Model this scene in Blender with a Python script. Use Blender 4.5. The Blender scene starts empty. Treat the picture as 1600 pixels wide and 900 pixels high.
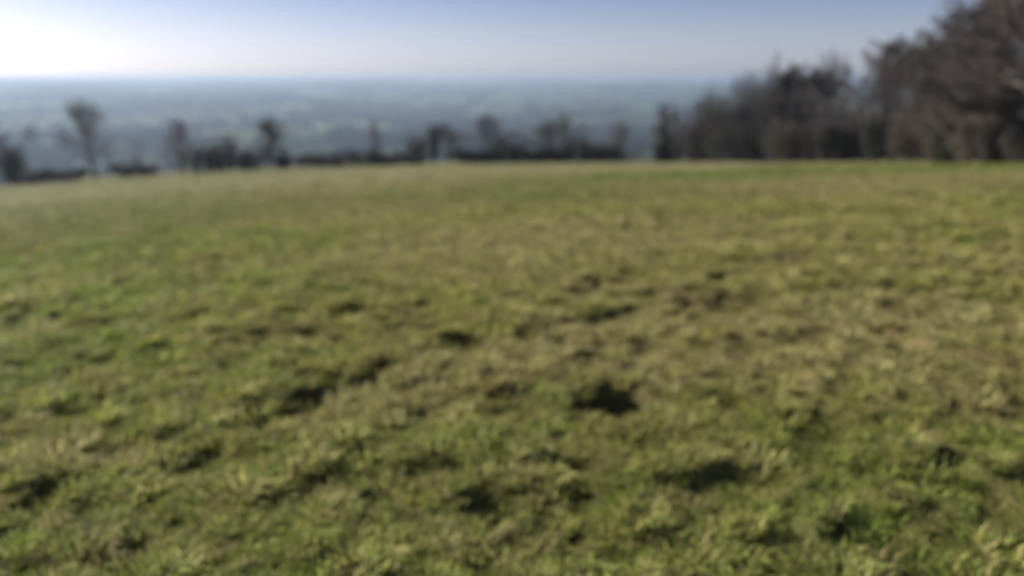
import bpy, math
import numpy as np
from math import radians, pi

# ------------------------------------------------------------------ camera, sky, sun, exposure
F, EYE = 1164.0, 1.6                       # focal length in pixels of the 1600 px wide photograph, eye height
PITCH = math.atan((450 - 126) / F)
sc = bpy.context.scene
col = sc.collection
cam_d = bpy.data.cameras.new("camera")
cam_d.sensor_width = 36.0
cam_d.lens = 36.0 * F / 1600.0
cam_d.clip_start = 0.05
cam_d.clip_end = 40000.0
cam_d.dof.use_dof = True                   # the photograph was taken focused far too close
cam_d.dof.focus_distance = 1.1
cam_d.dof.aperture_fstop = 1.6
cam = bpy.data.objects.new("camera", cam_d)
cam.location = (0, 0, EYE)
cam.rotation_euler = (pi / 2 - PITCH, 0, 0)
col.objects.link(cam)
sc.camera = cam

SUN_AZ, SUN_EL = radians(-62), radians(21)   # azimuth from +Y towards +X
world = bpy.data.worlds.new("World")
sc.world = world
world.use_nodes = True
wn, wl = world.node_tree.nodes, world.node_tree.links
wn.clear()
w_out = wn.new("ShaderNodeOutputWorld")
w_bg = wn.new("ShaderNodeBackground")
w_sky = wn.new("ShaderNodeTexSky")
w_sky.sky_type = 'NISHITA'
w_sky.sun_disc = False
w_sky.sun_elevation = SUN_EL
w_sky.sun_rotation = SUN_AZ
w_sky.altitude = 100
w_sky.air_density = 0.55
w_sky.dust_density = 0.6
w_sky.ozone_density = 3.2
w_bg.inputs['Strength'].default_value = 0.060
# thin streaks of high cloud low in the sky, all round
w_tc = wn.new("ShaderNodeTexCoord")
w_map = wn.new("ShaderNodeMapping")
w_map.inputs['Scale'].default_value = (1.6, 1.6, 26.0)
w_noise = wn.new("ShaderNodeTexNoise")
w_noise.inputs['Scale'].default_value = 1.3
w_noise.inputs['Detail'].default_value = 4.0
w_noise.inputs['Roughness'].default_value = 0.5
w_ramp = wn.new("ShaderNodeValToRGB")
w_ramp.color_ramp.elements[0].position = 0.40
w_ramp.color_ramp.elements[0].color = (0, 0, 0, 1)
w_ramp.color_ramp.elements[1].position = 0.75
w_ramp.color_ramp.elements[1].color = (0.45, 0.45, 0.45, 1)
w_white = wn.new("ShaderNodeMixRGB")
w_white.blend_type = 'MIX'
w_hsv = wn.new("ShaderNodeHueSaturation")
w_hsv.inputs['Saturation'].default_value = 0.35
w_hsv.inputs['Value'].default_value = 1.22
wl.new(w_tc.outputs['Generated'], w_map.inputs['Vector'])
wl.new(w_map.outputs['Vector'], w_noise.inputs['Vector'])
wl.new(w_noise.outputs['Fac'], w_ramp.inputs['Fac'])
wl.new(w_sky.outputs['Color'], w_hsv.inputs['Color'])
# the milky veil that thickens towards the horizon all round
w_sep = wn.new("ShaderNodeSeparateXYZ")
w_low = wn.new("ShaderNodeMapRange")
w_low.interpolation_type = 'SMOOTHSTEP'
w_low.inputs['From Min'].default_value = -0.02
w_low.inputs['From Max'].default_value = 0.15
w_low.inputs['To Min'].default_value = 0.75
w_low.inputs['To Max'].default_value = 0.0
w_max = wn.new("ShaderNodeMath")
w_max.operation = 'MAXIMUM'
w_mauve = wn.new("ShaderNodeMixRGB")
w_mauve.blend_type = 'MULTIPLY'
w_mauve.inputs['Fac'].default_value = 1.0
w_mauve.inputs['Color2'].default_value = (1.05, .96, 1.0, 1)
wl.new(w_tc.outputs['Generated'], w_sep.inputs['Vector'])
wl.new(w_sep.outputs['Z'], w_low.inputs['Value'])
wl.new(w_ramp.outputs['Color'], w_max.inputs[0])
wl.new(w_low.outputs['Result'], w_max.inputs[1])
wl.new(w_max.outputs['Value'], w_white.inputs['Fac'])
wl.new(w_sky.outputs['Color'], w_white.inputs['Color1'])
wl.new(w_hsv.outputs['Color'], w_mauve.inputs['Color1'])
wl.new(w_mauve.outputs['Color'], w_white.inputs['Color2'])
w_tint = wn.new("ShaderNodeMixRGB")
w_tint.blend_type = 'MULTIPLY'
w_tint.inputs['Fac'].default_value = 1.0
w_tint.inputs['Color2'].default_value = (1.07, 1.0, .97, 1)
wl.new(w_white.outputs['Color'], w_tint.inputs['Color1'])
wl.new(w_tint.outputs['Color'], w_bg.inputs['Color'])
wl.new(w_bg.outputs['Background'], w_out.inputs['Surface'])

sun_d = bpy.data.lights.new("sun", 'SUN')
sun_d.energy = 5.0
sun_d.angle = radians(0.53)
sun_d.color = (1.0, 0.93, 0.82)
sun = bpy.data.objects.new("sun", sun_d)
sun.location = (-30, 30, 40)
sun.rotation_euler = (pi / 2 - SUN_EL, 0, pi - SUN_AZ)
col.objects.link(sun)

vs = sc.view_settings
vs.view_transform = 'Standard'
vs.look = 'None'
vs.exposure = 0.8
vs.gamma = 1.0
vs.use_curve_mapping = False
sc.cycles.max_bounces = 6
sc.cycles.volume_bounces = 1
sc.cycles.transparent_max_bounces = 8

HAZE_DENSITY, HAZE_G, HAZE_TOP = 2.7e-4, 0.30, 29.0

# ------------------------------------------------------------------ numeric helpers
rng = np.random.default_rng(7)


def hash2(ix, iy, seed):
    h = (ix.astype(np.int64) * 374761393 + iy.astype(np.int64) * 668265263 + seed * 2147483647 % 982451653) & 0xffffffff
    h = ((h ^ (h >> 13)) * 1274126177) & 0xffffffff
    h = ((h ^ (h >> 16)) * 2246822519) & 0xffffffff
    return ((h ^ (h >> 15)) & 0xffffff) / float(0x1000000)


def noise(x, y, wl_, seed):
    """gradient noise in about -1..1 with wavelength wl_"""
    x = np.asarray(x, float) / wl_ + 1000.5
    y = np.asarray(y, float) / wl_ + 1000.5
    ix, iy = np.floor(x), np.floor(y)
    fx, fy = x - ix, y - iy
    ux, uy = fx * fx * fx * (fx * (fx * 6 - 15) + 10), fy * fy * fy * (fy * (fy * 6 - 15) + 10)

    def g(dx, dy):
        a = hash2(ix + dx, iy + dy, seed) * 2 * pi
        return np.cos(a) * (fx - dx) + np.sin(a) * (fy - dy)
    a = g(0, 0) * (1 - ux) + g(1, 0) * ux
    b = g(0, 1) * (1 - ux) + g(1, 1) * ux
    return (a * (1 - uy) + b * uy) * 1.5


def sstep(a, b, x):
    t = np.clip((x - a) / (b - a), 0, 1)
    return t * t * (3 - 2 * t)


def lerp(a, b, t):
    return a + (b - a) * t


def ray(px, py):
    u, v = (px - 800) / F, -(py - 450) / F
    d = np.array([u, math.cos(PITCH) + v * math.sin(PITCH), -math.sin(PITCH) + v * math.cos(PITCH)])
    return d / math.hypot(d[0], d[1])      # horizontal length 1


# ------------------------------------------------------------------ terrain shape
FIT = (0.05923438, -0.07904325, -0.04999373, -0.04839842, -0.01167692)
AZ_K = np.radians([-180, -90, -45, -39, -34.5, -31, -27, -23, -18.8, -14.3, -7.3, 0, 4.9, 9.7, 14.3, 18.8, 23, 27, 30.8, 34.2, 45, 90, 180])
RE_K = np.array([110, 118, 118, 118, 118, 118, 116, 115, 114, 112, 110, 107, 104, 98, 90, 80, 69, 60, 52, 45, 36, 30, 110.])


def redge(az):
    return np.interp(az, AZ_K, RE_K)


def hill(x, y):
    return FIT[0] * x + FIT[1] * y + FIT[2] * x * x / 100 + FIT[3] * x * y / 100 + FIT[4] * y * y / 100


def height(x, y):
    x, y = np.asarray(x, float), np.asarray(y, float)
    r = np.hypot(x, y) + 1e-6
    az = np.arctan2(x, y)
    re = redge(az)
    rc = np.minimum(r, re + 3)
    k = rc / r
    zf = hill(x * k, y * k)
    over = np.maximum(r - re - 3, 0)
    # beyond the hedge the hill falls away into the valley
    front = sstep(-0.3, 0.5, np.cos(az))
    fall = 0.19 * over * sstep(0, 16, over)
    valley = -92 + 14 * noise(x, y, 900, 5) + 8 * noise(x, y, 420, 6)
    valley = valley + sstep(1300, 6500, r) * (56 + 20 * noise(x, y * 1.6, 1900, 9)) + sstep(2500, 7600, r) * 16 + 7 * noise(x, y, 1300, 11) * sstep(1500, 4000, r)
    valley = valley + sstep(6000, 8200, r) * 28 * noise(x, y, 1700, 12)
    valley = np.where(valley > -16, -16 + 20 * np.tanh((valley + 16) / 20), valley)
    z1 = zf - fall * front
    t = sstep(450, 800, r)
    z1 = np.maximum(z1, -90 + 0 * z1)
    return lerp(z1, valley, t)


def fine(x, y):
    """bumps, tussocks, hoof pockets and ruts of the pasture"""
    r = np.hypot(x, y)
    z = 0.08 * noise(x, y, 7.0, 21) * sstep(5, 14, r) + 0.045 * noise(x, y, 2.3, 22)
    z = z + 0.040 * noise(x, y, 0.9, 23) * (1 - sstep(35, 60, r))
    z = z + 0.070 * (np.abs(noise(x, y, 0.62, 27)) - .3) * (1 - sstep(18, 30, r)) + 0.040 * noise(x, y, 0.36, 24) * (1 - sstep(18, 30, r))
    z = z + 0.088 * (np.abs(noise(x, y, 0.27, 25)) - .3) * (1 - sstep(8, 14, r))
    z = z - 0.06 * pockets(x, y) - (.06 + .007 * r) * rut(x, y)
    for (hx, hy, rx, ry, dep) in PITS:
        d2 = (((x - hx) / rx) ** 2 + ((y - hy) / ry) ** 2) * (1 + .7 * noise(x, y, rx * .9, 26))
        z = z - dep * np.exp(-d2 * np.abs(d2)) + 0.12 * dep * np.exp(-((np.sqrt(np.abs(d2)) - 1.7) / 0.5) ** 2)
    return z


RUT_PX = [[(250, 745), (340, 690), (400, 655), (500, 602), (590, 575), (660, 556), (760, 540), (850, 516), (930, 496), (1060, 471), (1200, 463), (1320, 452), (1500, 464), (1620, 470)]]
BAND_PX = [[(420, 800), (520, 700), (600, 635), (720, 592), (840, 548), (980, 512), (1120, 500), (1300, 492)], [(1000, 640), (1110, 590), (1240, 550), (1400, 512), (1560, 500)]]
RUTS, BANDS = [], []


def along(paths, x, y):
    """distance to the nearest of some polylines on the ground"""
    d = np.full(np.shape(x), 1e3)
    for P in paths:
        for (ax, ay), (bx, by) in zip(P[:-1], P[1:]):
            t = np.clip(((x - ax) * (bx - ax) + (y - ay) * (by - ay)) / ((bx - ax) ** 2 + (by - ay) ** 2), 0, 1)
            d = np.minimum(d, np.hypot(x - ax - t * (bx - ax), y - ay - t * (by - ay)))
    return d


def rut(x, y):
    """0..1 along the old wheel rut: broken and wandering"""
    r = np.hypot(x, y)
    w = .045 + .018 * r
    d = along(RUTS, x + .18 * noise(x, y, 1.1, 91), y + .18 * noise(x, y, 1.1, 92))
    return np.exp(-(d / w) ** 2) * sstep(-.75, .0, noise(x, y, .45, 93) + .5 * noise(x, y, 1.5, 94))


def band(x, y):
    w = .10 + .03 * np.hypot(x, y)
    return np.exp(-(along(BANDS, x + .2 * noise(x, y, 1.1, 95), y) / w) ** 2)


def pockets(x, y):
    n = noise(x, y * 1.5, 0.55, 31) + 0.5 * noise(x, y, 1.7, 32)
    return .5 * sstep(0.64, 0.95, n) * (1 - sstep(30, 45, np.hypot(x, y)))


def ground_hit(px, py):
    d = ray(px, py)
    rs = np.geomspace(1.0, 300, 4000)
    zz = EYE + d[2] * rs
    hh = height(d[0] * rs, d[1] * rs)
    k = np.argmax(zz < hh)
    return d[0] * rs[k], d[1] * rs[k], rs[k]


for src_, dst_ in ((RUT_PX, RUTS), (BAND_PX, BANDS)):
    for P in src_:
        dst_.append([ground_hit(*p)[:2] for p in P])
# pixel centre, width and height of the dark hollows seen in the turf, and their depth in metres
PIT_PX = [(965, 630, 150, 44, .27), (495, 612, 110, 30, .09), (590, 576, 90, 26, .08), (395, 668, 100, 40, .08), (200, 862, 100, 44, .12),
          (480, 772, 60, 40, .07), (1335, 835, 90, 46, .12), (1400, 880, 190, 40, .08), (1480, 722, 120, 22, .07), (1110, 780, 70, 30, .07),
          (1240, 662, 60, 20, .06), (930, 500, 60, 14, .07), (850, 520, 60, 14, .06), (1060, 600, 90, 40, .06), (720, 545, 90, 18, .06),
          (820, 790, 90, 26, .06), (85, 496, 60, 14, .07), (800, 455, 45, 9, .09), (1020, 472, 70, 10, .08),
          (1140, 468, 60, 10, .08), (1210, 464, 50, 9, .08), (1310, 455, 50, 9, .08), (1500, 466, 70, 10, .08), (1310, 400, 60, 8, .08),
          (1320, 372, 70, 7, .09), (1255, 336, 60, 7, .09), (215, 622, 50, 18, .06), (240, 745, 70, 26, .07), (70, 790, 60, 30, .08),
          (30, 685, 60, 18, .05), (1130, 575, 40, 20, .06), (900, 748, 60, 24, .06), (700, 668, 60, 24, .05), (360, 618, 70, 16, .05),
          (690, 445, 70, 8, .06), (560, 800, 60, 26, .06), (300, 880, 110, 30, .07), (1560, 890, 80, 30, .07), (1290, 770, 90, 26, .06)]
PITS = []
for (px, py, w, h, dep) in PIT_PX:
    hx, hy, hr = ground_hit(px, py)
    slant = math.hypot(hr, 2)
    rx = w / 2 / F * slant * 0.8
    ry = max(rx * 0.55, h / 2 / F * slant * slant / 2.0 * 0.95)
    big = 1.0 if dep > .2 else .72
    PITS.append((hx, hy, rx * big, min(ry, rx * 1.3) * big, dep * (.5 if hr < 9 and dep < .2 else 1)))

# patches of turf colour: pixel, half width, half depth in metres, which colour, strength
PATCH_PX = [(435, 312, 1.0, 1.3, 'rust', .5), (1400, 752, .10, .07, 'clay', .9), (1570, 772, .09, .08, 'clay', .9), (1380, 880, .35, .15, 'soil', .9),
            (600, 640, .5, .35, 'straw', .7), (540, 700, .35, .25, 'straw', .7), (700, 590, .6, .4, 'straw', .6), (840, 545, .7, .5, 'straw', .7),
            (980, 505, 1.0, .6, 'straw', .7), (1150, 300, 6, 4, 'straw', .6), (1430, 285, 6, 4, 'straw', .6), (900, 365, 4, 3, 'straw', .6), (560, 400, 4, 2, 'straw', .4),
            (960, 560, .8, .5, 'straw', .5), (1400, 500, 1.4, .8, 'straw', .6), (1100, 720, .3, .2, 'straw', .6), (1200, 880, .3, .15, 'straw', .5),
            (240, 400, 5, 4, 'green', .8), (60, 560, 1.5, 1.2, 'green', .8), (200, 480, 3, 2, 'green', .7), (340, 600, .8, .6, 'green', .6), (800, 320, 7, 6, 'green', .5),
            (500, 700, .4, .3, 'green', .6), (1450, 715, .5, .12, 'green', .9), (1330, 820, .25, .15, 'green', .9), (740, 700, .3, .2, 'green', .8),
            (1000, 760, .3, .2, 'green', .5), (100, 850, .3, .2, 'green', .6), (1460, 262, 22, 7, 'green', .9), (1190, 249, 5, 4, 'green', .9), (250, 640, .6, .5, 'green', .5),
            (600, 330, 4, 4, 'straw', .4), (130, 720, .4, .3, 'straw', .5), (800, 840, .3, .2, 'straw', .3)]
TURF = {'green': np.array([.122, .165, .034]), 'straw': np.array([.275, .240, .105]), 'olive': np.array([.185, .188, .054]), 'soil': np.array([.075, .050, .033]),
        'rust': np.array([.20, .10, .055]), 'clay': np.array([.36, .23, .13])}
PATCHES = []
for (px, py, rx, ry, c, s) in PATCH_PX:
    hx, hy, hr = ground_hit(px, py)
    PATCHES.append((hx, hy, rx, ry, TURF[c], s))


def turf_colour(x, y):
    r = np.hypot(x, y)
    az = np.arctan2(x, y)
    n = 0.55 * noise(x, y, 9, 41) + 0.55 * noise(x, y * 1.3, 2.6, 42) + 0.5 * noise(x, y, 0.8, 43) + 0.55 * noise(x, y, 0.27, 44) + 0.25 * noise(x, y, 30, 45)
    n = n + .10 + .22 * sstep(22, 50, r) * sstep(-30, -5, np.degrees(az))
    n = n + 0.08 * sstep(-5, 25, np.degrees(az)) - 0.30 * sstep(-8, -24, np.degrees(az))
    c = lerp(TURF['olive'], TURF['green'], sstep(0.05, -0.45, n)[..., None])
    c = lerp(c, TURF['straw'], (0.8 * sstep(0.12, 0.85, n))[..., None])
    m = noise(x, y, 1.1, 51) + 0.5 * noise(x, y, 0.35, 52)
    c = lerp(c, TURF['soil'], (0.55 * sstep(0.45, 0.9, m))[..., None])
    c = lerp(c, np.array([.27, .265, .17]), (.65 * sstep(14, 55, r))[..., None])  # haze veil painted into the turf colour, paler with distance
    c = lerp(c, TURF['straw'], (.55 * band(x, y))[..., None])
    c = lerp(c, lerp(TURF['green'], TURF['soil'], .6) * .4, (.85 * rut(x, y))[..., None])
    for (hx, hy, rx, ry, pc, s) in PATCHES:
        d = np.hypot((x - hx) / rx, (y - hy) / ry) + 0.35 * noise(x, y, rx * 0.8, 61)
        c = lerp(c, pc, (s * (1 - sstep(0.4, 1.3, d)))[..., None])
    c = lerp(c, TURF['soil'] * 0.6, (0.75 * pockets(x, y))[..., None])  # bare soil in the pockets, darkened further with painted shade
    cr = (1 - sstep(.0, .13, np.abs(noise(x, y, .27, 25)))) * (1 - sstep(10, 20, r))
    c = lerp(c, TURF['soil'] * .6, (.4 * cr)[..., None])  # shade between the tussocks painted in as darkened soil colour
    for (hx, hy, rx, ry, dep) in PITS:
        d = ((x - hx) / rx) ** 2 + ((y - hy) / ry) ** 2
        c = lerp(c, TURF['soil'] * 0.5, (0.85 * np.exp(-d * d))[..., None])  # hollow floors: soil colour deepened to carry the shadow inside them
    return c


# ------------------------------------------------------------------ materials
def new_mat(name):
    m = bpy.data.materials.new(name)
    m.use_nodes = True
    m.node_tree.nodes.clear()
    return m, m.node_tree.nodes, m.node_tree.links


def ground_material(name, attr, nscale, bump):
    m, n, l = new_mat(name)
    out = n.new("ShaderNodeOutputMaterial")
    b = n.new("ShaderNodeBsdfPrincipled")
    a = n.new("ShaderNodeAttribute")
    a.attribute_name = attr
    tc = n.new("ShaderNodeTexCoord")
    t = n.new("ShaderNodeTexNoise")
    t.inputs['Scale'].default_value = nscale
    t.inputs['Detail'].default_value = 6
    t.inputs['Roughness'].default_value = .65
    r = n.new("ShaderNodeMapRange")
    r.inputs['From Min'].default_value = .3
    r.inputs['From Max'].default_value = .7
    r.inputs['To Min'].default_value = .65
    r.inputs['To Max'].default_value = 1.35
    mul = n.new("ShaderNodeVectorMath")
    mul.operation = 'SCALE'
    bp = n.new("ShaderNodeBump")
    bp.inputs['Strength'].default_value = bump
    bp.inputs['Distance'].default_value = .03
    l.new(tc.outputs['Object'], t.inputs['Vector'])
    l.new(t.outputs['Fac'], r.inputs['Value'])
    l.new(a.outputs['Color'], mul.inputs[0])
    l.new(r.outputs['Result'], mul.inputs['Scale'])
    l.new(mul.outputs['Vector'], b.inputs['Base Color'])
    l.new(t.outputs['Fac'], bp.inputs['Height'])
    l.new(bp.outputs['Normal'], b.inputs['Normal'])
    b.inputs['Roughness'].default_value = .95
    b.inputs['Specular IOR Level'].default_value = .04
    l.new(b.outputs['BSDF'], out.inputs['Surface'])
    return m


def leaf_material(name, colour, trans=.35, attr=None, rough=.6, spread=.35, spec=.25):
    m, n, l = new_mat(name)
    out = n.new("ShaderNodeOutputMaterial")
    b = n.new("ShaderNodeBsdfPrincipled")
    tr = n.new("ShaderNodeBsdfTranslucent")
    mx = n.new("ShaderNodeMixShader")
    mx.inputs['Fac'].default_value = trans
    b.inputs['Roughness'].default_value = rough
    b.inputs['Specular IOR Level'].default_value = spec
    g = n.new("ShaderNodeNewGeometry")
    r = n.new("ShaderNodeMapRange")
    r.inputs['To Min'].default_value = 1 - spread
    r.inputs['To Max'].default_value = 1 + spread
    l.new(g.outputs['Random Per Island'], r.inputs['Value'])
    mul = n.new("ShaderNodeVectorMath")
    mul.operation = 'SCALE'
    if attr:
        a = n.new("ShaderNodeAttribute")
        a.attribute_type = 'INSTANCER'
        a.attribute_name = attr
        l.new(a.outputs['Vector'], mul.inputs[0])
    else:
        mul.inputs[0].default_value = colour
    l.new(r.outputs['Result'], mul.inputs['Scale'])
    l.new(mul.outputs['Vector'], b.inputs['Base Color'])
    l.new(mul.outputs['Vector'], tr.inputs['Color'])
    l.new(b.outputs['BSDF'], mx.inputs[1])
    l.new(tr.outputs['BSDF'], mx.inputs[2])
    l.new(mx.outputs['Shader'], out.inputs['Surface'])
    return m


def bark_material(name, c1, c2):
    m, n, l = new_mat(name)
    out = n.new("ShaderNodeOutputMaterial")
    b = n.new("ShaderNodeBsdfPrincipled")
    tc = n.new("ShaderNodeTexCoord")
    t = n.new("ShaderNodeTexNoise")
    t.inputs['Scale'].default_value = 3.0
    t.inputs['Detail'].default_value = 5
    cr = n.new("ShaderNodeValToRGB")
    cr.color_ramp.elements[0].position = .35
    cr.color_ramp.elements[0].color = (*c1, 1)
    cr.color_ramp.elements[1].position = .65
    cr.color_ramp.elements[1].color = (*c2, 1)
    l.new(tc.outputs['Object'], t.inputs['Vector'])
    l.new(t.outputs['Fac'], cr.inputs['Fac'])
    l.new(cr.outputs['Color'], b.inputs['Base Color'])
    b.inputs['Roughness'].default_value = .9
    b.inputs['Specular IOR Level'].default_value = .1
    l.new(b.outputs['BSDF'], out.inputs['Surface'])
    return m


M_turf = ground_material("turf", "tint", 9.0, .6)
M_valley = ground_material("valley_fields", "tint", .05, .0)
M_grass = leaf_material("grass_blades", (.1, .14, .03), .45, attr="tint", rough=.6, spread=.35, spec=.09)
M_wood_far = leaf_material("far_woodland", (.06, .055, .045), .1, attr="tint", rough=.9, spread=.2, spec=.05)
BARKS = {'grey': bark_material("bark_grey", (.045, .040, .036), (.12, .105, .09)),
         'brown': bark_material("bark_brown", (.055, .044, .036), (.12, .098, .08)),
         'dark': bark_material("bark_dark", (.025, .022, .02), (.06, .052, .045))}
TWIGS = {'grey': leaf_material("twigs_grey", (.122, .101, .097), .0, rough=.8, spec=.1),
         'brown': leaf_material("twigs_brown", (.108, .094, .092), .0, rough=.8, spec=.1),
         'red': leaf_material("twigs_red", (.15, .075, .055), .0, rough=.8, spec=.1),
         'tan': leaf_material("twigs_tan", (.125, .105, .085), .05, rough=.8, spec=.1),
         'pale': leaf_material("twigs_hazed", (.22, .22, .215), .0, rough=.8, spec=.1),  # lightened to put haze and glare into the hedge tree twigs
         'dark': leaf_material("twigs_dark", (.086, .071, .070), .0, rough=.8, spec=.1)}
LEAVES = {'ivy': leaf_material("ivy_leaves", (.022, .040, .014), .12, rough=.45),
          'holly': leaf_material("holly_leaves", (.020, .034, .016), .1, rough=.45),
          'bramble': leaf_material("bramble_leaves", (.075, .060, .032), .2, rough=.6),
          'dead': leaf_material("dead_leaves", (.105, .085, .058), .25, rough=.7)}


# ------------------------------------------------------------------ mesh helpers
def mesh_from(name, verts, faces_list):
    """faces_list: list of (n,k) index arrays"""
    me = bpy.data.meshes.new(name)
    verts = np.ascontiguousarray(verts, dtype=np.float32)
    me.vertices.add(len(verts))
    me.vertices.foreach_set("co", verts.ravel())
    faces_list = [f for f in faces_list if len(f)]
    loops = np.concatenate([f.ravel() for f in faces_list]).astype(np.int32)
    sizes = np.concatenate([np.full(len(f), f.shape[1]) for f in faces_list]).astype(np.int32)
    starts = np.concatenate([[0], np.cumsum(sizes)[:-1]]).astype(np.int32)
    me.loops.add(len(loops))
    me.loops.foreach_set("vertex_index", loops)
    me.polygons.add(len(sizes))
    me.polygons.foreach_set("loop_start", starts)
    me.polygons.foreach_set("loop_total", sizes)
    me.update(calc_edges=True)
    return me


def link(name, me, mat, parent=None, smooth=False):
    o = bpy.data.objects.new(name, me)
    col.objects.link(o)
    if mat and not me.materials:
        me.materials.append(mat)
    if smooth:
        me.polygons.foreach_set("use_smooth", np.ones(len(me.polygons), bool))
    o.parent = parent
    return o


def thing(name, label, cat, loc, group=None):
    o = bpy.data.objects.new(name, None)
    o.empty_display_size = 0.5
    col.objects.link(o)
    o.location = loc
    o['label'] = label
    o['category'] = cat
    if group:
        o['group'] = group
    return o


# ------------------------------------------------------------------ ground sheets
def az_grid(step_front, step_back, lim=50):
    a = np.arange(-lim, lim + 1e-6, step_front)
    b = np.arange(lim + step_back, 360 - lim - 1e-6, step_back)
    return np.radians(np.concatenate([a, b]))


def polar_sheet(name, rs, azs, mat, colour_fn, fine_fade, cap):
    R, A = np.meshgrid(rs, azs, indexing='ij')
    X, Y = R * np.sin(A), R * np.cos(A)
    Z = height(X, Y)
    if fine_fade:
        Z = Z + fine(X, Y) * (1 - sstep(fine_fade * .8, fine_fade, R))
    nr, na = R.shape
    V = np.stack([X, Y, Z], -1).reshape(-1, 3)
    C = colour_fn(X, Y).reshape(-1, 3)
    i = np.arange(nr - 1)[:, None] * na
    j = np.arange(na)[None, :]
    j2 = (j + 1) % na
    Q = np.stack([i + j, i + na + j, i + na + j2, i + j2], -1).reshape(-1, 4)[:, ::-1]
    fl = [Q]
    if cap:
        V = np.vstack([V, [[0, 0, float(height(0.001, 0.001))]]])
        C = np.vstack([C, C[:1]])
        c = len(V) - 1
        fl.append(np.stack([np.full(na, c), np.arange(na), (np.arange(na) + 1) % na], -1)[:, ::-1])
    me = mesh_from(name, V, fl)
    at = me.color_attributes.new("tint", 'FLOAT_COLOR', 'POINT')
    at.data.foreach_set("color", np.hstack([C, np.ones((len(C), 1))]).astype(np.float32).ravel())
    return link(name, me, mat, smooth=True)


# valley pattern of fields, hedgerows and woods
NS = 1500
sr = np.random.default_rng(11)
seed_r = 320 * (9000 / 320) ** sr.random(NS) ** 0.8
seed_a = np.radians(sr.uniform(-75, 75, NS))
SX, SY = seed_r * np.sin(seed_a), seed_r * np.cos(seed_a)
FIELD_COL = np.array([[.10, .17, .045], [.17, .24, .085], [.085, .13, .04], [.16, .17, .08], [.13, .10, .065], [.045, .05, .035], [.05, .052, .038]])
S_TYPE = sr.choice(7, NS, p=[.24, .20, .20, .12, .04, .10, .10])


def force(px, py, r, t, rad):
    d = ray(px, py)
    S_TYPE[np.hypot(SX - d[0] * r, SY - d[1] * r) < rad] = t


for (px, py, r, t, rad) in [(630, 225, 820, 1, 140), (500, 215, 950, 1, 130), (985, 235, 760, 1, 110), (530, 175, 1700, 1, 180), (120, 175, 1800, 1, 260), (470, 190, 1400, 1, 120),
                            (350, 180, 1600, 3, 150), (640, 190, 1200, 5, 120), (740, 170, 1900, 5, 200), (900, 150, 3200, 0, 250), (100, 215, 900, 5, 90), (220, 210, 1000, 2, 160),
                            (940, 180, 1500, 5, 200), (400, 150, 3000, 5, 300), (1015, 172, 1750, 2, 190), (350, 255, 720, 1, 70), (850, 155, 2600, 1, 200)]:
    force(px, py, r, t, rad)


def cells(x, y):
    """nearest and second-nearest field seed (chunked)"""
    sh = x.shape
    x, y = x.ravel(), y.ravel()
    xw = x + 25 * noise(x, y, 300, 71)
    yw = y + 25 * noise(x, y, 300, 72)
    idx = np.empty(len(x), int)
    gap = np.empty(len(x))
    for s in range(0, len(x), 20000):
        e = s + 20000
        d = np.hypot(xw[s:e, None] - SX[None], yw[s:e, None] - SY[None])
        k = np.argpartition(d, 1, axis=1)[:, :2]
        dd = np.take_along_axis(d, k, 1)
        first = np.argmin(dd, 1)
        idx[s:e] = k[np.arange(len(k)), first]
        gap[s:e] = np.abs(dd[:, 0] - dd[:, 1]) / 2
    return idx.reshape(sh), gap.reshape(sh)


def valley_colour(x, y):
    idx, gap = cells(x, y)
    c = FIELD_COL[S_TYPE[idx]].copy()
    c *= (0.66 + 0.5 * hash2(idx, idx * 3, 5))[..., None]
    edge = (1 - sstep(3, 9, gap))[..., None]
    c = lerp(c, np.array([.05, .05, .032]), edge * .8)
    near = (1 - sstep(160, 320, np.hypot(x, y)))[..., None]
    return lerp(c, TURF['green'] * 1.1, near)


def ground_colour(x, y):
    """soil and thatch between the grass close by, where the tufts themselves are built"""
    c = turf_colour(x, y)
    near = .55 * (1 - sstep(12, 40, np.hypot(x, y)))
    return lerp(c, TURF['soil'], near[..., None])


R_SPLIT = 150.0
rs_in = np.concatenate([np.geomspace(0.3, 1.5, 30)[:-1], np.geomspace(1.5, 22, 340)[:-1], np.geomspace(22, R_SPLIT, 130)])
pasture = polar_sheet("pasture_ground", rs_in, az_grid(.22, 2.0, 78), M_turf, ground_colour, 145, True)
pasture['kind'] = 'structure'
rs_out = np.concatenate([[R_SPLIT], np.geomspace(R_SPLIT * 1.02, 14000, 250)])
valley = polar_sheet("valley_ground", rs_out, az_grid(.2, 2.0), M_valley, valley_colour, 0, False)
valley['kind'] = 'structure'


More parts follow.
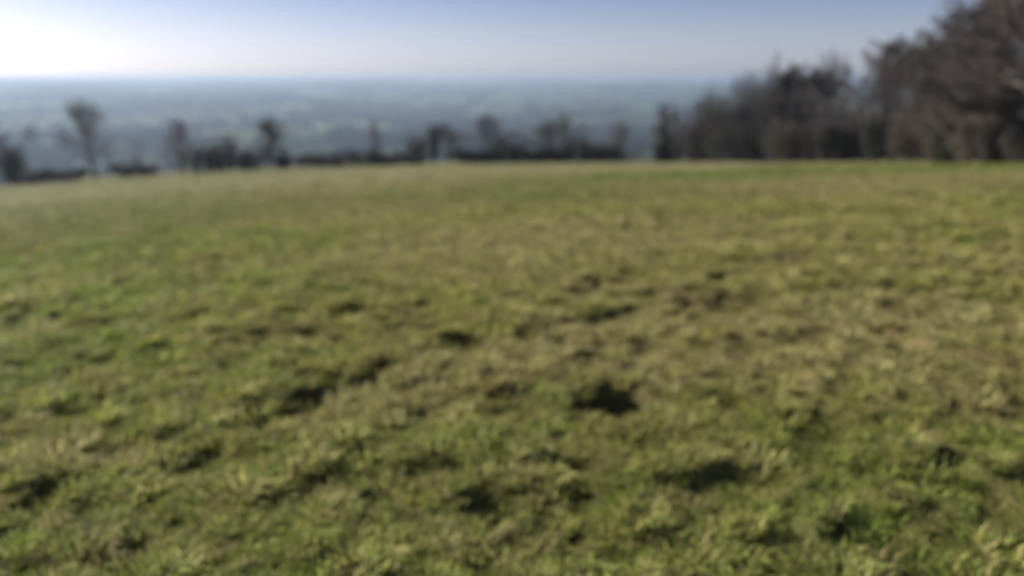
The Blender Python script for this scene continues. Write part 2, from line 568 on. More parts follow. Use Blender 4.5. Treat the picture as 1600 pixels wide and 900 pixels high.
# ------------------------------------------------------------------ scattering with geometry nodes (for uncountable stuff only)
def scatter(name, pts, scale, tint, pick, protos, mat, label, cat, rot=None):
    n = len(pts)
    me = bpy.data.meshes.new(name)
    me.vertices.add(n)
    me.vertices.foreach_set("co", pts.astype(np.float32).ravel())

    def attr(nm, typ, key, arr):
        a = me.attributes.new(nm, typ, 'POINT')
        a.data.foreach_set(key, np.ascontiguousarray(arr).ravel())
    attr("size", 'FLOAT_VECTOR', "vector", scale.astype(np.float32))
    attr("tint", 'FLOAT_VECTOR', "vector", tint.astype(np.float32))
    attr("pick", 'INT', "value", pick.astype(np.int32))
    rr = np.zeros((n, 3), np.float32)
    rr[:, 2] = rng.uniform(0, 2 * pi, n)
    if rot is not None:
        rr = rot.astype(np.float32)
    attr("turn", 'FLOAT_VECTOR', "vector", rr)
    o = bpy.data.objects.new(name, me)
    col.objects.link(o)
    me.materials.append(mat)
    src = bpy.data.collections.new(name + "_kinds")       # not linked to the scene
    for p in protos:
        p.materials.append(mat)
        src.objects.link(bpy.data.objects.new(p.name, p))
    ng = bpy.data.node_groups.new(name, 'GeometryNodeTree')
    ng.interface.new_socket("Geometry", in_out='INPUT', socket_type='NodeSocketGeometry')
    ng.interface.new_socket("Geometry", in_out='OUTPUT', socket_type='NodeSocketGeometry')
    N, L = ng.nodes, ng.links
    gi, go = N.new("NodeGroupInput"), N.new("NodeGroupOutput")
    ci = N.new("GeometryNodeCollectionInfo")
    ci.inputs['Collection'].default_value = src
    ci.inputs['Separate Children'].default_value = True
    ci.inputs['Reset Children'].default_value = True
    ip = N.new("GeometryNodeInstanceOnPoints")
    ip.inputs['Pick Instance'].default_value = True

    def named(nm, typ):
        a = N.new("GeometryNodeInputNamedAttribute")
        a.data_type = typ
        a.inputs['Name'].default_value = nm
        return a.outputs['Attribute']
    L.new(gi.outputs[0], ip.inputs['Points'])
    L.new(ci.outputs[0], ip.inputs['Instance'])
    L.new(named("pick", 'INT'), ip.inputs['Instance Index'])
    e2r = N.new("FunctionNodeEulerToRotation")
    L.new(named("turn", 'FLOAT_VECTOR'), e2r.inputs[0])
    L.new(e2r.outputs[0], ip.inputs['Rotation'])
    L.new(named("size", 'FLOAT_VECTOR'), ip.inputs['Scale'])
    L.new(ip.outputs[0], go.inputs[0])
    md = o.modifiers.new("scatter", 'NODES')
    md.node_group = ng
    o['kind'] = 'stuff'
    o['label'] = label
    o['category'] = cat
    return o


def tuft_mesh(name, seed, n, rad, hmin, hmax, lean, width):
    """n grass blades, each two bent segments ending in a point"""
    q = np.random.default_rng(seed)
    a = q.uniform(0, 2 * pi, n)
    rr = rad * np.sqrt(q.random(n))
    base = np.stack([rr * np.cos(a), rr * np.sin(a), np.full(n, -.012)], 1)
    h = q.uniform(hmin, hmax, n)
    la = a + q.normal(0, .9, n)
    ln = lean * q.uniform(.3, 1.4, n)
    out = np.stack([np.cos(la), np.sin(la), np.zeros(n)], 1)
    side = np.stack([-np.sin(la), np.cos(la), np.zeros(n)], 1) * (width * q.uniform(.6, 1.3, n))[:, None]
    up = np.array([0, 0, 1.])
    mid = base + out * (h * ln * .35)[:, None] + up * (h * .6)[:, None]
    tip = base + out * (h * ln)[:, None] + up * (h * (1 - .35 * np.clip(ln, 0, 1)))[:, None]
    V = np.stack([base - side, base + side, mid + side * .8, mid - side * .8, tip], 1).reshape(-1, 3)
    b = np.arange(n)[:, None] * 5
    return mesh_from(name, V, [b + np.array([[0, 1, 2, 3]]), b + np.array([[3, 2, 4]])])


protos = [tuft_mesh("tuft_a", 1, 54, .055, .018, .052, .9, .0026), tuft_mesh("tuft_b", 2, 48, .07, .016, .045, 1.2, .0027), tuft_mesh("tuft_c", 3, 54, .045, .02, .065, .8, .0024),
          tuft_mesh("tuft_d", 4, 24, .05, .025, .075, 1.1, .0020)]
bands = [(.15, 4.5, 420, 1.05, 125), (4.5, 9, 230, 1.25, 100), (9, 20, 95, 1.75, 72), (20, 45, 16, 2.6, 60), (45, 126, 3.6, 4.0, 50)]
P_, S_, T_, K_ = [], [], [], []
for (r0, r1, dens, sc_, half) in bands:
    half = radians(half)
    n = int(dens * half * (r1 * r1 - r0 * r0))
    r = np.sqrt(rng.uniform(r0 * r0, r1 * r1, n))
    a = rng.uniform(-half, half, n)
    x, y = r * np.sin(a), r * np.cos(a)
    keep = r < redge(a) + 5
    for (hx, hy, rx, ry, dep) in PITS:
        keep &= (((x - hx) / rx) ** 2 + ((y - hy) / ry) ** 2) > .75
    lush = 1.1 * noise(x, y, .26, 80) + .8 * noise(x, y, .6, 81) + .5 * noise(x, y, 1.6, 82)
    keep &= ~((rut(x, y) > .45) & (rng.random(n) < .75))
    keep &= ~((pockets(x, y) > .5) & (rng.random(n) < .7))
    keep &= rng.random(n) < .8 + .2 * sstep(-.7, .1, lush)
    x, y, r = x[keep], y[keep], r[keep]
    n = len(x)
    z = height(x, y) + fine(x, y) * (1 - sstep(145 * .8, 145, r))
    lush = 1.1 * noise(x, y, .26, 80) + .8 * noise(x, y, .6, 81) + .5 * noise(x, y, 1.6, 82)
    s = sc_ * (.95 + .5 * np.clip(lush, -.35, 1.2)) * np.exp(np.clip(rng.normal(0, .24, n), -.5, .45))
    crease = np.minimum(sstep(.02, .17, np.abs(noise(x, y, .27, 25))), .25 + .75 * sstep(.02, .15, np.abs(noise(x, y, .62, 27))))
    s = s * np.where(r < 22, .42 + .72 * crease, 1)
    hs = s * np.where(r > 20, .55, 1) * np.where(r > 45, .45, 1)
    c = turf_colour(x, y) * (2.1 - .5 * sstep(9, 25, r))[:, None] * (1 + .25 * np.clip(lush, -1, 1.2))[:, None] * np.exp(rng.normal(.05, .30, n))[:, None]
    dry = rng.random(n)[:, None] ** 2.2 * .75
    c = lerp(c, TURF['straw'] * 1.15, dry)
    straw = rng.random(n) < .12
    c[straw] = TURF['straw'] * rng.uniform(1.0, 1.9, straw.sum())[:, None]
    c = np.clip(c, 0, [.46, .44, .20])
    P_.append(np.stack([x, y, z], 1)); S_.append(np.stack([s, s, hs], 1)); T_.append(c)
    K_.append(np.where(straw, 3, rng.integers(0, 3, n)))
P_, S_, T_, K_ = map(np.concatenate, (P_, S_, T_, K_))
print("tufts", len(P_))
scatter("pasture_grass", P_, S_, T_, K_, protos, M_grass, "short tussocky winter grass of the sloping pasture, green mixed with straw", "grass")


# ------------------------------------------------------------------ trees and shrubs
def unit(v):
    return v / (np.linalg.norm(v, axis=-1, keepdims=True) + 1e-9)


def grow(q, P0, D, L, R, K, wig, up):
    """polylines of K+1 points with tapering radius; returns points (n,K+1,3), radii (n,K+1)"""
    n = len(P0)
    pts = [P0]
    d = D.copy()
    for k in range(K):
        d = unit(d + q.normal(0, wig, (n, 3)) + np.array([0, 0, up]))
        pts.append(pts[-1] + d * (L / K)[:, None])
    pts = np.stack(pts, 1)
    t = np.linspace(0, 1, K + 1)[None]
    return pts, R[:, None] * (1 - .72 * t)


def sprout(q, pts, rad, L, m, t0, t1, ang, ratio, rr):
    """m children from each polyline"""
    n, K1, _ = pts.shape
    t = (np.linspace(t0, t1, m)[None] + q.uniform(-.5, .5, (n, m)) * (t1 - t0) / m).clip(0, .999)
    f = t * (K1 - 1)
    k = np.floor(f).astype(int).clip(0, K1 - 2)
    u = (f - k)[..., None]
    i = np.arange(n)[:, None]
    P = pts[i, k] * (1 - u) + pts[i, k + 1] * u
    T = unit(pts[i, k + 1] - pts[i, k])
    rnd = q.normal(0, 1, (n, m, 3))
    side = unit(rnd - (rnd * T).sum(-1, keepdims=True) * T)
    an = np.radians(q.uniform(ang[0], ang[1], (n, m)))[..., None]
    D = T * np.cos(an) + side * np.sin(an)
    Lc = L[:, None] * ratio * (1 - .45 * t) * q.uniform(.7, 1.25, (n, m))
    rp = rad[i, k] * (1 - u[..., 0]) + rad[i, k + 1] * u[..., 0]
    Rc = rp * rr * q.uniform(.75, 1.1, (n, m))
    return P.reshape(-1, 3), D.reshape(-1, 3), Lc.ravel(), Rc.ravel()


def tubes(pts, rad, sides):
    n, K1, _ = pts.shape
    T = np.empty_like(pts)
    T[:, 1:-1] = pts[:, 2:] - pts[:, :-2]
    T[:, 0] = pts[:, 1] - pts[:, 0]
    T[:, -1] = pts[:, -1] - pts[:, -2]
    T = unit(T)
    ref = np.where(np.abs(T[:, :1, 2:3]) > .8, np.array([1., 0, 0]), np.array([0, 0, 1.]))
    A = unit(np.cross(T, np.broadcast_to(ref, T.shape)))
    B = np.cross(T, A)
    ph = np.arange(sides) * 2 * pi / sides
    V = pts[:, :, None] + rad[:, :, None, None] * (A[:, :, None] * np.cos(ph)[:, None] + B[:, :, None] * np.sin(ph)[:, None])
    base = (np.arange(n)[:, None, None] * K1 + np.arange(K1 - 1)[None, :, None]) * sides
    j = np.arange(sides)[None, None]
    j2 = (j + 1) % sides
    Q = np.stack([base + j, base + j2, base + sides + j2, base + sides + j], -1).reshape(-1, 4)
    return V.reshape(-1, 3), Q


def spikes(q, P, D, L, W):
    s = unit(np.cross(D, q.normal(0, 1, D.shape))) * W[:, None]
    V = np.stack([P - s, P + s, P + D * L[:, None]], 1).reshape(-1, 3)
    return V, np.arange(len(P) * 3).reshape(-1, 3)


def join(parts):
    Vs, Fs, o = [], [], 0
    for V, Fc in parts:
        Vs.append(V); Fs.append(Fc + o); o += len(V)
    return np.vstack(Vs), Fs


def leaf_cloud(q, centres, radii, n, size):
    """small leaf-sized quads spread through and mostly near the surface of lumpy blobs"""
    k = q.integers(0, len(centres), n)
    d = unit(q.normal(0, 1, (n, 3)))
    rr = q.random(n) ** .35
    P = centres[k] + d * radii[k] * rr[:, None]
    a = unit(q.normal(0, 1, (n, 3)))
    b = unit(np.cross(a, q.normal(0, 1, (n, 3))))
    s = (size * q.uniform(.6, 1.4, n))[:, None]
    V = np.stack([P - a * s, P - b * s * .6, P + a * s, P + b * s * .6], 1).reshape(-1, 3)
    return V, np.arange(n * 4).reshape(-1, 4)


def make_tree(name, label, cat, loc, H, W, seed, bark='grey', twig='grey', trunk_frac=.3, limbs=9, up=.05, dens=1.0, stems=1, lean=(0, 0), ivy=None, ivy_n=0, tw=.011, group=None, spread=(30, 65), r0=None):
    q = np.random.default_rng(seed)
    root = thing(name, label, cat, loc, group)
    R0 = r0 or H * .024
    L0 = np.full(stems, H * .80)
    if stems == 1:
        P0 = np.array([[0, 0, -.3]])
        D0 = unit(np.array([[lean[0], lean[1], 1.]]))
    else:
        a = np.linspace(0, 2 * pi, stems, endpoint=False) + q.uniform(-.3, .3, stems)
        P0 = np.stack([W * .25 * np.cos(a) * q.random(stems), W * .25 * np.sin(a) * q.random(stems), np.full(stems, -.2)], 1)
        tilt = q.uniform(.1, .75, stems)
        D0 = unit(np.stack([np.cos(a) * tilt, np.sin(a) * tilt, np.ones(stems)], 1))
        L0 = L0 * q.uniform(.6, 1.1, stems)
    a0, b0 = grow(q, P0, D0, L0, np.full(stems, R0) / (1 if stems == 1 else stems ** .4), 7, .07, .05)
    p1 = sprout(q, a0, b0, L0 * (W / H * 1.5 if stems == 1 else .7), (limbs + 7) if stems == 1 else 5, trunk_frac, .98, spread, .62, .55)
    m1 = len(p1[0])
    ga = np.arange(m1) * 2.39996 + q.uniform(-.35, .35, m1) + seed
    u1 = np.clip(p1[0][:, 2] / max(p1[0][:, 2].max(), 1e-3), 0, 1)
    pol = np.radians(np.interp(u1, [0, 1], [spread[1], spread[0] * .6]) + q.uniform(-9, 9, m1))
    if stems == 1:
        D1 = unit(np.stack([np.sin(pol) * np.cos(ga), np.sin(pol) * np.sin(ga), np.cos(pol)], 1))
        L1 = H * .42 * np.interp(u1, [0, .45, 1], [.85, 1.0, .5]) * q.uniform(.8, 1.2, m1)
        p1 = (p1[0], D1, L1, np.maximum(p1[3], R0 * .16))
    a1, b1 = grow(q, *p1, 6, .10, up + .05)
    p2 = sprout(q, a1, b1, p1[2], 7, .12, 1, (22, 50), .52, .55)
    a2, b2 = grow(q, *p2, 4, .11, up)
    p3 = sprout(q, a2, b2, p2[2], max(3, int(6 * dens)), .12, 1, (22, 50), .55, .55)
    a3, b3 = grow(q, *p3, 2, .15, up)
    p4 = sprout(q, a3, b3, p3[2], max(3, int(6 * dens)), .1, 1, (20, 50), .75, .6)
    a4, b4 = grow(q, *p4, 1, .05, up)
    p5 = sprout(q, a4, b4, p4[2], 3, .3, 1, (20, 60), .8, .6)
    # fit the grown shape into the seen height and width
    tips = a3.reshape(-1, 3)
    fz = H / max(np.percentile(tips[:, 2], 97.5) + .35, .5)
    cx, cy = np.median(tips[:, 0]), np.median(tips[:, 1])
    fr = W / max(np.percentile(np.hypot(tips[:, 0] - cx, tips[:, 1] - cy), 95), .2)
    S = np.array([fr, fr, fz])
    bark_parts = [tubes(a0 * S, b0, 9), tubes(a1 * S, b1 * 1.0, 6)]
    V, Fs = join(bark_parts)
    link("trunk" if stems == 1 else "stems", mesh_from("trunk", V, Fs), BARKS[bark], root, True)
    L4 = np.clip(p4[2] * (fr + fz) / 2, .18, 1.0)
    crown = [tubes(a2 * S, np.maximum(b2, .012), 4), tubes(a3 * S, np.maximum(b3, .009), 3), spikes(q, p4[0] * S, unit(p4[1] * S), L4, np.full(len(L4), tw)),
             spikes(q, p5[0] * S, unit(p5[1] * S), np.clip(p5[2] * (fr + fz) / 2, .15, .7), np.full(len(p5[0]), tw * .8))]
    V, Fs = join(crown)
    link("crown", mesh_from("crown", V, Fs), TWIGS[twig], root)
    if ivy:
        cen, rad = [], []
        for (fx, fy, fzz, fr_) in ivy:               # offsets in fractions of W and H
            c = np.array([fx * W, fy * W, fzz * H])
            for k in range(7):
                cen.append(c + q.normal(0, .35, 3) * fr_ * W)
                rad.append(np.array([1, 1, 1.25]) * fr_ * W * q.uniform(.5, .9))
        V, Fc = leaf_cloud(q, np.array(cen), np.array(rad), ivy_n, .085)
        link("ivy", mesh_from("ivy", V, [Fc]), LEAVES['ivy'], root)
    return root


def make_shrub(name, label, cat, loc, H, W, seed, leaf='bramble', twig='brown', n_leaf=5000, n_stem=60, depth=None, twig_n=7000, group=None, lump=9, lsize=.07, rot=0.0):
    """a dense rounded bush or a run of hedge: stems, twigs and leaf-sized faces in lumpy blobs"""
    q = np.random.default_rng(seed)
    root = thing(name, label, cat, loc, group)
    root.rotation_euler = (0, 0, rot)
    Dp = depth or W * .8
    cen = np.stack([(np.linspace(-.8, .8, lump) + q.uniform(-.1, .1, lump)) * W if W > H else q.uniform(-.72, .72, lump) * W, q.uniform(-.6, .6, lump) * Dp, q.uniform(.28, .62, lump) * H], 1)
    rad = np.stack([q.uniform(.28, .45, lump) * min(W, H * 1.4), q.uniform(.35, .5, lump) * Dp, np.zeros(lump)], 1)
    rad[:, 2] = np.minimum(H - cen[:, 2], cen[:, 2] * 1.1) * q.uniform(.85, 1.02, lump)
    fz = H / np.sort(cen[:, 2] + rad[:, 2])[-max(2, lump // 3):].mean()
    cen[:, 2] *= fz
    rad[:, 2] *= fz
    k = q.integers(0, lump, n_stem)
    base = np.stack([cen[k, 0] * .7 + q.normal(0, .15, n_stem), cen[k, 1] * .7 + q.normal(0, .15, n_stem), np.full(n_stem, -.15)], 1)
    tip = cen[k] + unit(q.normal(0, 1, (n_stem, 3)) + [0, 0, .9]) * rad[k] * .95
    L = np.linalg.norm(tip - base, axis=1)
    a0, b0 = grow(q, base, unit(tip - base), L, q.uniform(.015, .05, n_stem), 4, .10, .02)
    V, Fc = tubes(a0, b0, 5)
    link("stems", mesh_from("stems", V, [Fc]), BARKS['brown'], root)
    k = q.integers(0, lump, twig_n)
    P = cen[k] + unit(q.normal(0, 1, (twig_n, 3))) * rad[k] * (q.random(twig_n) ** .4)[:, None]
    P[:, 2] = np.maximum(P[:, 2], .05)
    D = unit(q.normal(0, 1, (twig_n, 3)) + [0, 0, .8])
    tw = spikes(q, P, D, q.uniform(.2, .6, twig_n), np.full(twig_n, .012))
    V, Fs = join([tw])
    link("twigs", mesh_from("twigs", V, Fs), TWIGS[twig], root)
    if n_leaf:
        V, Fc = leaf_cloud(q, cen, rad * .97, n_leaf, lsize)
        V[:, 2] = np.maximum(V[:, 2], .0)
        link("foliage", mesh_from("foliage", V, [Fc]), LEAVES[leaf], root)
    return root


def spot(px, py_top, width, r):
    """where a thing stands at horizontal distance r in the direction of pixel column px, its height and half width"""
    d = ray(px, 250)
    x, y = d[0] * r, d[1] * r
    z = float(height(x, y) + fine(np.array([x]), np.array([y]))[0] * (r < 116))
    dt = ray(px, py_top)
    return (x, y, z), EYE + dt[2] * r - z, width / 2 / F * math.hypot(x, y)


def tree_at(label, px, top, width, r, seed, name="bare_tree", **k):
    loc, H, W = spot(px, top, width, r)
    return make_tree(name, label, "tree", loc, H, W, seed, **k)


def shrub_at(label, px, top, width, r, seed, name="shrub", cat="shrub", **k):
    loc, H, W = spot(px, top, width, r)
    az = math.atan2(loc[0], loc[1])
    return make_shrub(name, label, cat, loc, H, W, seed, rot=-az, **k)


GT, GS = "bare trees along the edge of the pasture", "bushes under the trees at the pasture edge"
# right-hand wood edge
tree_at("tallest bare tree at the right edge, its branches cut by the top of the frame", 1600, -90, 330, 44, 101, name="large_bare_tree", bark='dark', twig='grey', limbs=13, trunk_frac=.24, dens=2.0, r0=.42, tw=.013, group=GT, spread=(35, 75), up=.02)
tree_at("dense brown bare tree standing left of the tallest tree at the right edge", 1505, 4, 160, 50, 102, bark='brown', twig='brown', limbs=12, trunk_frac=.2, dens=1.5, tw=.013, group=GT)
tree_at("slim bare tree with a round ball of ivy at its top", 1432, 58, 95, 60, 103, bark='dark', twig='grey', limbs=9, trunk_frac=.3, dens=1.3, tw=.014, ivy=[(-.45, 0, .84, .30)], ivy_n=3600, group=GT)
tree_at("upright bare tree with twin dark tops, left of the ivy topped tree", 1362, 60, 118, 66, 104, twig='grey', bark='dark', limbs=11, trunk_frac=.25, up=.14, dens=1.4, tw=.014, group=GT)
tree_at("pale thin bare tree standing behind the gap between two darker crowns", 1288, 78, 85, 92, 105, twig='grey', limbs=8, trunk_frac=.35, dens=.75, group=GT)
tree_at("broad dark bare tree with a dome crown in the middle of the right-hand wood", 1258, 104, 115, 76, 106, twig='grey', bark='dark', limbs=12, trunk_frac=.12, dens=1.5, tw=.016, group=GT)
tree_at("short dark spire of an ivy covered tree in front of the pale thin crowns", 1212, 102, 60, 78, 107, name="ivy_tree", twig='dark', bark='dark', limbs=10, trunk_frac=.1, up=.1, dens=1.3, tw=.014, ivy=[(0, 0, .86, .25), (0, 0, .6, .3)], ivy_n=2600, group=GT)
tree_at("tall pale bare tree rising behind the large rounded thicket", 1186, 84, 92, 104, 108, twig='grey', limbs=9, trunk_frac=.35, dens=.8, group=GT)
shrub_at("large rounded bare thicket at the left end of the right-hand wood", 1142, 108, 150, 86, 109, name="thicket", cat="thicket", leaf='holly', twig='dark', n_leaf=5000, n_stem=160, twig_n=34000, lump=14, group=GS)
tree_at("leaning smaller bare tree on the left flank of the large rounded thicket", 1092, 158, 60, 90, 110, twig='brown', bark='dark', stems=4, trunk_frac=.12, dens=1.0, group=GT)
tree_at("small bare tree standing apart left of the right-hand wood, dark bush at its foot", 1044, 160, 72, 94, 111, bark='dark', twig='grey', limbs=9, trunk_frac=.3, ivy=[(-.1, 0, .45, .3)], ivy_n=1500, group=GT)
tree_at("bare tree with brown crown filling the gap behind the right-hand brambles", 1540, 90, 130, 56, 112, bark='brown', twig='brown', limbs=10, trunk_frac=.2, dens=1.0, group=GT)
shrub_at("dark brown thicket filling the wood behind the ivy spire tree", 1232, 140, 100, 84, 115, name="thicket", cat="thicket", leaf='bramble', twig='dark', n_leaf=1200, n_stem=120, twig_n=16000, group=GS)
shrub_at("grey thicket filling the wood behind the twin topped tree", 1345, 158, 110, 76, 116, name="thicket", cat="thicket", leaf='bramble', twig='dark', n_leaf=1200, n_stem=120, twig_n=16000, group=GS)
shrub_at("tall dark thicket behind the brambles near the right edge", 1490, 92, 150, 58, 117, name="thicket", cat="thicket", leaf='bramble', twig='dark', n_leaf=1500, n_stem=120, twig_n=15000, lump=14, group=GS)
tree_at("slim grey bare tree close behind the big trunk at the right edge", 1572, -25, 150, 52, 118, bark='dark', twig='dark', limbs=11, trunk_frac=.2, dens=1.4, tw=.013, group=GT)
shrub_at("sloping left shoulder of scrub leaning against the large rounded thicket", 1104, 150, 84, 89, 1190, name="thicket", cat="thicket", leaf='holly', twig='dark', n_leaf=3500, n_stem=80, twig_n=14000, group=GS)
shrub_at("dark scrub joining the small outer tree to the large rounded thicket", 1074, 196, 50, 90, 119, name="thicket", cat="thicket", leaf='bramble', twig='dark', n_leaf=1200, n_stem=60, twig_n=9000, group=GS)
tree_at("low branching bare tree between the ivy topped tree and the brambles", 1462, 58, 120, 57, 113, bark='dark', twig='grey', stems=5, trunk_frac=.12, dens=1.0, group=GT)
tree_at("multi stemmed bare tree below the twin dark tops", 1330, 128, 90, 69, 114, bark='dark', twig='grey', stems=5, trunk_frac=.12, dens=1.0, group=GT)

shrub_at("black green holly bush under the large rounded thicket", 1150, 186, 105, 82.5, 201, leaf='holly', twig='dark', n_leaf=9000, group=GS, name="holly_bush")
shrub_at("dark bush at the foot of the small tree standing apart", 1038, 218, 48, 91, 202, leaf='holly', twig='dark', n_leaf=4500, group=GS, name="holly_bush")
shrub_at("brown bramble thicket with sunlit twigs below the broad dark tree", 1245, 186, 115, 73, 203, leaf='bramble', twig='brown', n_leaf=5000, twig_n=12000, group=GS, name="bramble_thicket")
shrub_at("dark evergreen bush right of the brown thicket below the broad tree", 1306, 192, 55, 68.5, 204, leaf='holly', twig='dark', n_leaf=5500, group=GS, name="holly_bush")
shrub_at("dark evergreen bush below the upright tree with twin tops", 1378, 182, 62, 61.5, 205, leaf='holly', twig='dark', n_leaf=6500, group=GS, name="holly_bush")
shrub_at("pale tan bramble thicket below the ivy topped tree", 1428, 162, 86, 56, 206, leaf='dead', twig='tan', n_leaf=2500, twig_n=12000, group=GS, name="bramble_thicket")
shrub_at("dark green ivy mound between two tan bramble thickets", 1484, 184, 66, 52, 207, leaf='ivy', twig='dark', n_leaf=6500, group=GS, name="ivy_mound")
shrub_at("tall brown bramble thicket left of the big trunk at the right edge", 1528, 142, 92, 49.5, 208, leaf='dead', twig='tan', n_leaf=2500, twig_n=14000, group=GS, name="bramble_thicket")
shrub_at("bramble thicket with rusty dead leaves beside the big trunk", 1570, 176, 64, 46.5, 209, leaf='dead', twig='brown', n_leaf=4500, twig_n=9000, group=GS, name="bramble_thicket")
shrub_at("brown bush at the right edge of the photo under the tallest tree", 1640, 150, 110, 43, 210, leaf='dead', twig='brown', n_leaf=3000, twig_n=12000, group=GS, name="bramble_thicket")

# far hedge, from the right-hand wood to the left edge
for args in [("brown scrub between the ivy trunk tree and the hedge on its left", 652, 212, 40, 111, 240), ("twiggy brown scrub right under the tallest middle hedge tree", 786, 214, 44, 109, 241),
             ("thin brown scrub in the hole left of the darkest hedge piece", 806, 226, 30, 106, 242), ("grey scrub filling the hedge line right of the darkest piece", 880, 226, 34, 107, 243),
             ("low scrub at the left foot of the ivy trunk tree with dark boughs", 446, 240, 34, 113, 244)]:
    shrub_at(*args, name="shrub", leaf='bramble', twig='brown', n_leaf=1200, twig_n=5000, group=GS)
GH = "low hedges along the far edge of the pasture"
tree_at("pale blue grey bare tree beyond the gap in the far hedge", 976, 188, 62, 165, 120, name="bare_tree", limbs=9, trunk_frac=.3, dens=.9, tw=.014, group=GT)
shrub_at("brown rounded hedge clump just left of the gap in the far hedge", 936, 224, 72, 102, 220, name="hedge", cat="hedge", leaf='holly', twig='brown', n_leaf=5500, twig_n=9000, group=GH)
shrub_at("thin twiggy bush rising left of the rounded hedge clump", 905, 212, 40, 103, 226, name="shrub", leaf='bramble', twig='brown', n_leaf=900, twig_n=5000, group=GS)
tree_at("bare hedge tree with a slim grey crown, right of the brown crowned one", 888, 174, 64, 109, 121, limbs=9, trunk_frac=.35, dens=.8, tw=.010, group=GT)
tree_at("brown crowned bare hedge tree above the darkest piece of hedge", 858, 186, 70, 105.5, 122, twig='brown', bark='dark', limbs=10, trunk_frac=.25, dens=.9, tw=.010, group=GT)
shrub_at("darkest short piece of clipped hedge below the brown crowned hedge tree", 846, 230, 66, 103, 221, name="hedge", cat="hedge", leaf='holly', twig='dark', n_leaf=8000, group=GH, lump=12)
tree_at("low wide bare hedge tree between the two brown crowned hedge trees", 812, 194, 78, 107, 123, twig='pale', stems=4, trunk_frac=.15, dens=.8, tw=.010, group=GT)
tree_at("tallest bare hedge tree of the middle, round reddish brown crown", 768, 176, 86, 107, 124, twig='brown', bark='dark', limbs=11, trunk_frac=.25, dens=.95, tw=.010, group=GT)
shrub_at("long dark piece of hedge below the tallest hedge tree of the middle", 742, 233, 92, 105, 222, name="hedge", cat="hedge", leaf='holly', twig='dark', n_leaf=9000, group=GH, lump=16)
tree_at("thin bare hedge tree between the ivy trunk tree and the tallest middle tree", 722, 196, 60, 109, 125, twig='pale', limbs=8, dens=.7, tw=.010, group=GT)
tree_at("bare hedge tree with a thick dark ivy covered trunk", 677, 188, 84, 108, 126, name="ivy_tree", twig='brown', bark='dark', limbs=10, trunk_frac=.35, dens=.8, tw=.010, ivy=[(0, 0, .25, .2), (0, 0, .5, .22), (.05, 0, .68, .22)], ivy_n=3200, group=GT)
tree_at("very thin bare sapling standing alone above the long low hedge", 592, 184, 26, 110, 127, name="sapling", twig='pale', limbs=8, dens=.6, tw=.010, up=.15, r0=.12, group=GT)
shrub_at("dark rounded bush at the foot of the thin sapling in the hedge", 584, 232, 26, 108, 227, name="holly_bush", leaf='holly', twig='dark', n_leaf=2500, twig_n=1500, group=GS)
shrub_at("long low hedge running left from the ivy trunk tree", 625, 237, 84, 109, 223, name="hedge", cat="hedge", leaf='bramble', twig='dark', n_leaf=7000, twig_n=6000, group=GH, lump=18)
shrub_at("long low dark hedge between the thin sapling and the dense left tree", 520, 235, 120, 111, 224, name="hedge", cat="hedge", leaf='holly', twig='dark', n_leaf=9000, twig_n=8000, group=GH, lump=24)
tree_at("dense dark bare tree with an ivy trunk where the low hedge ends on the left", 420, 182, 82, 114, 128, name="ivy_tree", twig='grey', bark='grey', limbs=11, trunk_frac=.12, dens=.85, tw=.010, ivy=[(.0, 0, .35, .25), (.05, 0, .6, .28), (-.1, 0, .8, .25)], ivy_n=3000, group=GT)
shrub_at("low brown scrub left of the dense dark ivy trunk tree", 388, 234, 44, 114, 228, name="shrub", leaf='bramble', twig='brown', n_leaf=2500, twig_n=4000, group=GS)
shrub_at("rounded grey brown bush midway between the reddish tree and the dark tree", 346, 214, 52, 115, 229, name="shrub", leaf='bramble', twig='grey', n_leaf=3000, twig_n=8000, group=GS)
shrub_at("smaller grey brown bush right beside the reddish tree", 312, 228, 40, 115, 230, name="shrub", leaf='bramble', twig='grey', n_leaf=2500, twig_n=5000, group=GS)
tree_at("slim bare tree with a reddish lower crown in the left hedge", 284, 184, 48, 116, 129, twig='red', bark='dark', limbs=9, trunk_frac=.08, dens=.9, tw=.010, up=.15, group=GT)
shrub_at("low dark hedge remnant between the slim red tree and the leaning ivy tree", 208, 256, 62, 117, 225, name="hedge", cat="hedge", leaf='holly', twig='dark', n_leaf=3500, twig_n=3500, group=GH)
tree_at("leaning tree with a green grey ivy crown standing alone in the left hedge", 146, 152, 84, 119, 130, name="ivy_tree", twig='pale', bark='grey', limbs=9, trunk_frac=.28, dens=.9, tw=.011, lean=(-.13, 0), ivy=[(-.35, 0, .82, .32), (.1, 0, .86, .32), (-.1, 0, .62, .25)], ivy_n=1500, group=GT)
shrub_at("dark broad hedge clump left of the leaning ivy tree", 84, 263, 88, 118, 231, name="hedge", cat="hedge", leaf='holly', twig='dark', n_leaf=7000, twig_n=5000, group=GH, lump=14)
tree_at("hazy dark tree cut by the left edge of the photo", -6, 192, 100, 128, 131, twig='pale', bark='grey', stems=6, trunk_frac=.1, dens=1.1, tw=.014, group=GT)
shrub_at("hazy bush at the foot of the tree cut by the left edge", 20, 226, 60, 126, 232, name="shrub", leaf='holly', twig='dark', n_leaf=4500, twig_n=5000, group=GS)
tree_at("faint low bare tree behind the low hedge remnant on the left", 196, 210, 80, 150, 132, twig='pale', stems=4, dens=.8, tw=.014, group=GT)
tree_at("faint bare tree behind the low brown scrub of the left hedge", 372, 204, 70, 150, 133, twig='pale', limbs=8, dens=.8, tw=.014, group=GT)


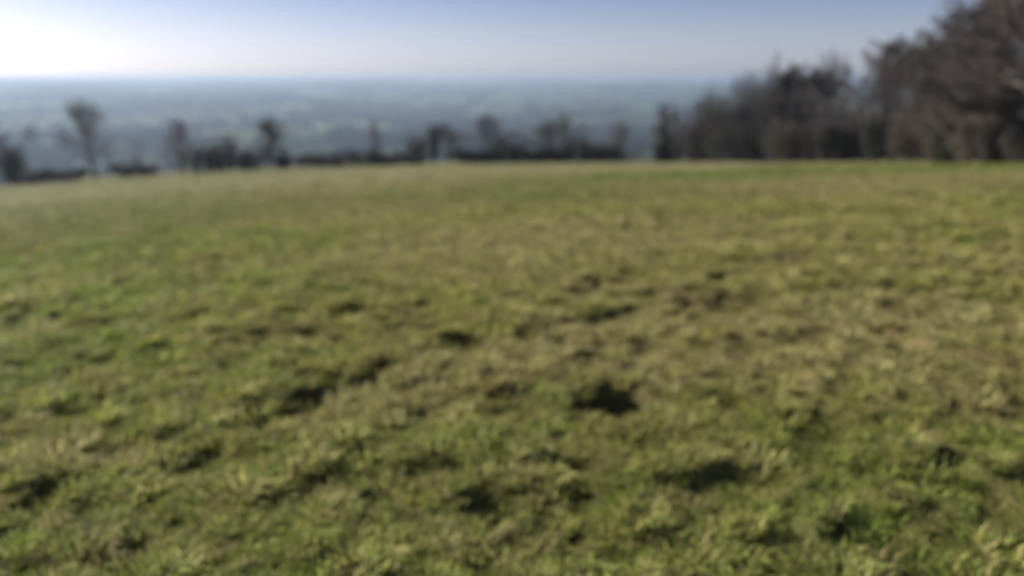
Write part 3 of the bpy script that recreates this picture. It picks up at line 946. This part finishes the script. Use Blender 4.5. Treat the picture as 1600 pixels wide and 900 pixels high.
# ------------------------------------------------------------------ far woods and hedgerows of the valley
def far_tree(name, seed, n, spreadz):
    q = np.random.default_rng(seed)
    k = 9
    cen = np.stack([q.uniform(-.3, .3, k), q.uniform(-.3, .3, k), q.uniform(.35, .8, k)], 1)
    rad = np.stack([q.uniform(.15, .3, k)] * 2 + [q.uniform(.14, .24, k)], 1)
    V, Fc = leaf_cloud(q, cen, rad, n, .055)
    a, b = grow(q, np.array([[0, 0, -.1]]), np.array([[0, 0, 1.]]), np.array([.75]), np.array([.025]), 4, .05, .1)
    V2, F2 = tubes(a, b, 5)
    VV, Fs = join([(V, Fc), (V2, F2)])
    return mesh_from(name, VV, Fs)


protos = [far_tree("far_tree_a", 31, 170, 0), far_tree("far_tree_b", 32, 150, 0), far_tree("far_tree_c", 33, 190, 0)]
n = 150000
r = np.sqrt(rng.uniform(330 ** 2, 1700 ** 2, n // 2))
r = np.concatenate([r, np.sqrt(rng.uniform(1700 ** 2, 8200 ** 2, n - n // 2))])
a = rng.uniform(-radians(46), radians(46), n)
x, y = r * np.sin(a), r * np.cos(a)
idx, gap = cells(x, y)
wood = S_TYPE[idx] >= 5
keep = (wood & (rng.random(n) < .75)) | ((gap < np.where(r < 1700, 3.5, 9)) & (rng.random(n) < .75)) | (rng.random(n) < .004)
x, y, r = x[keep], y[keep], r[keep]
n = len(x)
s = rng.uniform(6, 13, n) * np.where(r > 1700, 1.5, 1)
sz = np.stack([s * rng.uniform(1., 1.4, n) * np.where(r > 1700, 2.0, 1), s * rng.uniform(1., 1.4, n) * np.where(r > 1700, 2.0, 1), s], 1)
base_c = np.array([[.07, .058, .046], [.05, .052, .036], [.085, .065, .05], [.035, .05, .028]])
tint = base_c[rng.integers(0, 4, n)] * rng.uniform(.7, 1.3, n)[:, None]
print("far trees", n)
scatter("far_woodland", np.stack([x, y, height(x, y)], 1), sz, tint, rng.integers(0, 3, n), protos, M_wood_far,
        "hazy woods and hedgerows covering the far side of the valley", "woodland")

# ------------------------------------------------------------------ haze: the air of the whole place in one closed box
hz = 15500.0
zb = -112.0
V = np.array([[-hz, -hz, zb], [hz, -hz, zb], [hz, hz, zb], [-hz, hz, zb], [-hz, -hz, HAZE_TOP], [hz, -hz, HAZE_TOP], [hz, hz, HAZE_TOP], [-hz, hz, HAZE_TOP]])
me = mesh_from("haze", V, [np.array([[0, 3, 2, 1], [4, 5, 6, 7], [0, 1, 5, 4], [1, 2, 6, 5], [2, 3, 7, 6], [3, 0, 4, 7]])])
m, nn, ll = new_mat("haze")
o_ = nn.new("ShaderNodeOutputMaterial")
pv = nn.new("ShaderNodeVolumePrincipled")
pv.inputs['Color'].default_value = (.40, .515, .70, 1)
pv.inputs['Density'].default_value = HAZE_DENSITY
pv.inputs['Anisotropy'].default_value = HAZE_G
ll.new(pv.outputs['Volume'], o_.inputs['Volume'])
haze = link("haze", me, m)
haze['kind'] = 'stuff'
haze['label'] = "pale blue winter haze lying over the valley"
haze['category'] = "haze"
zz = np.empty(len(valley.data.vertices) * 3)
valley.data.vertices.foreach_get("co", zz)
print("valley z", zz[2::3].min(), zz[2::3].max())
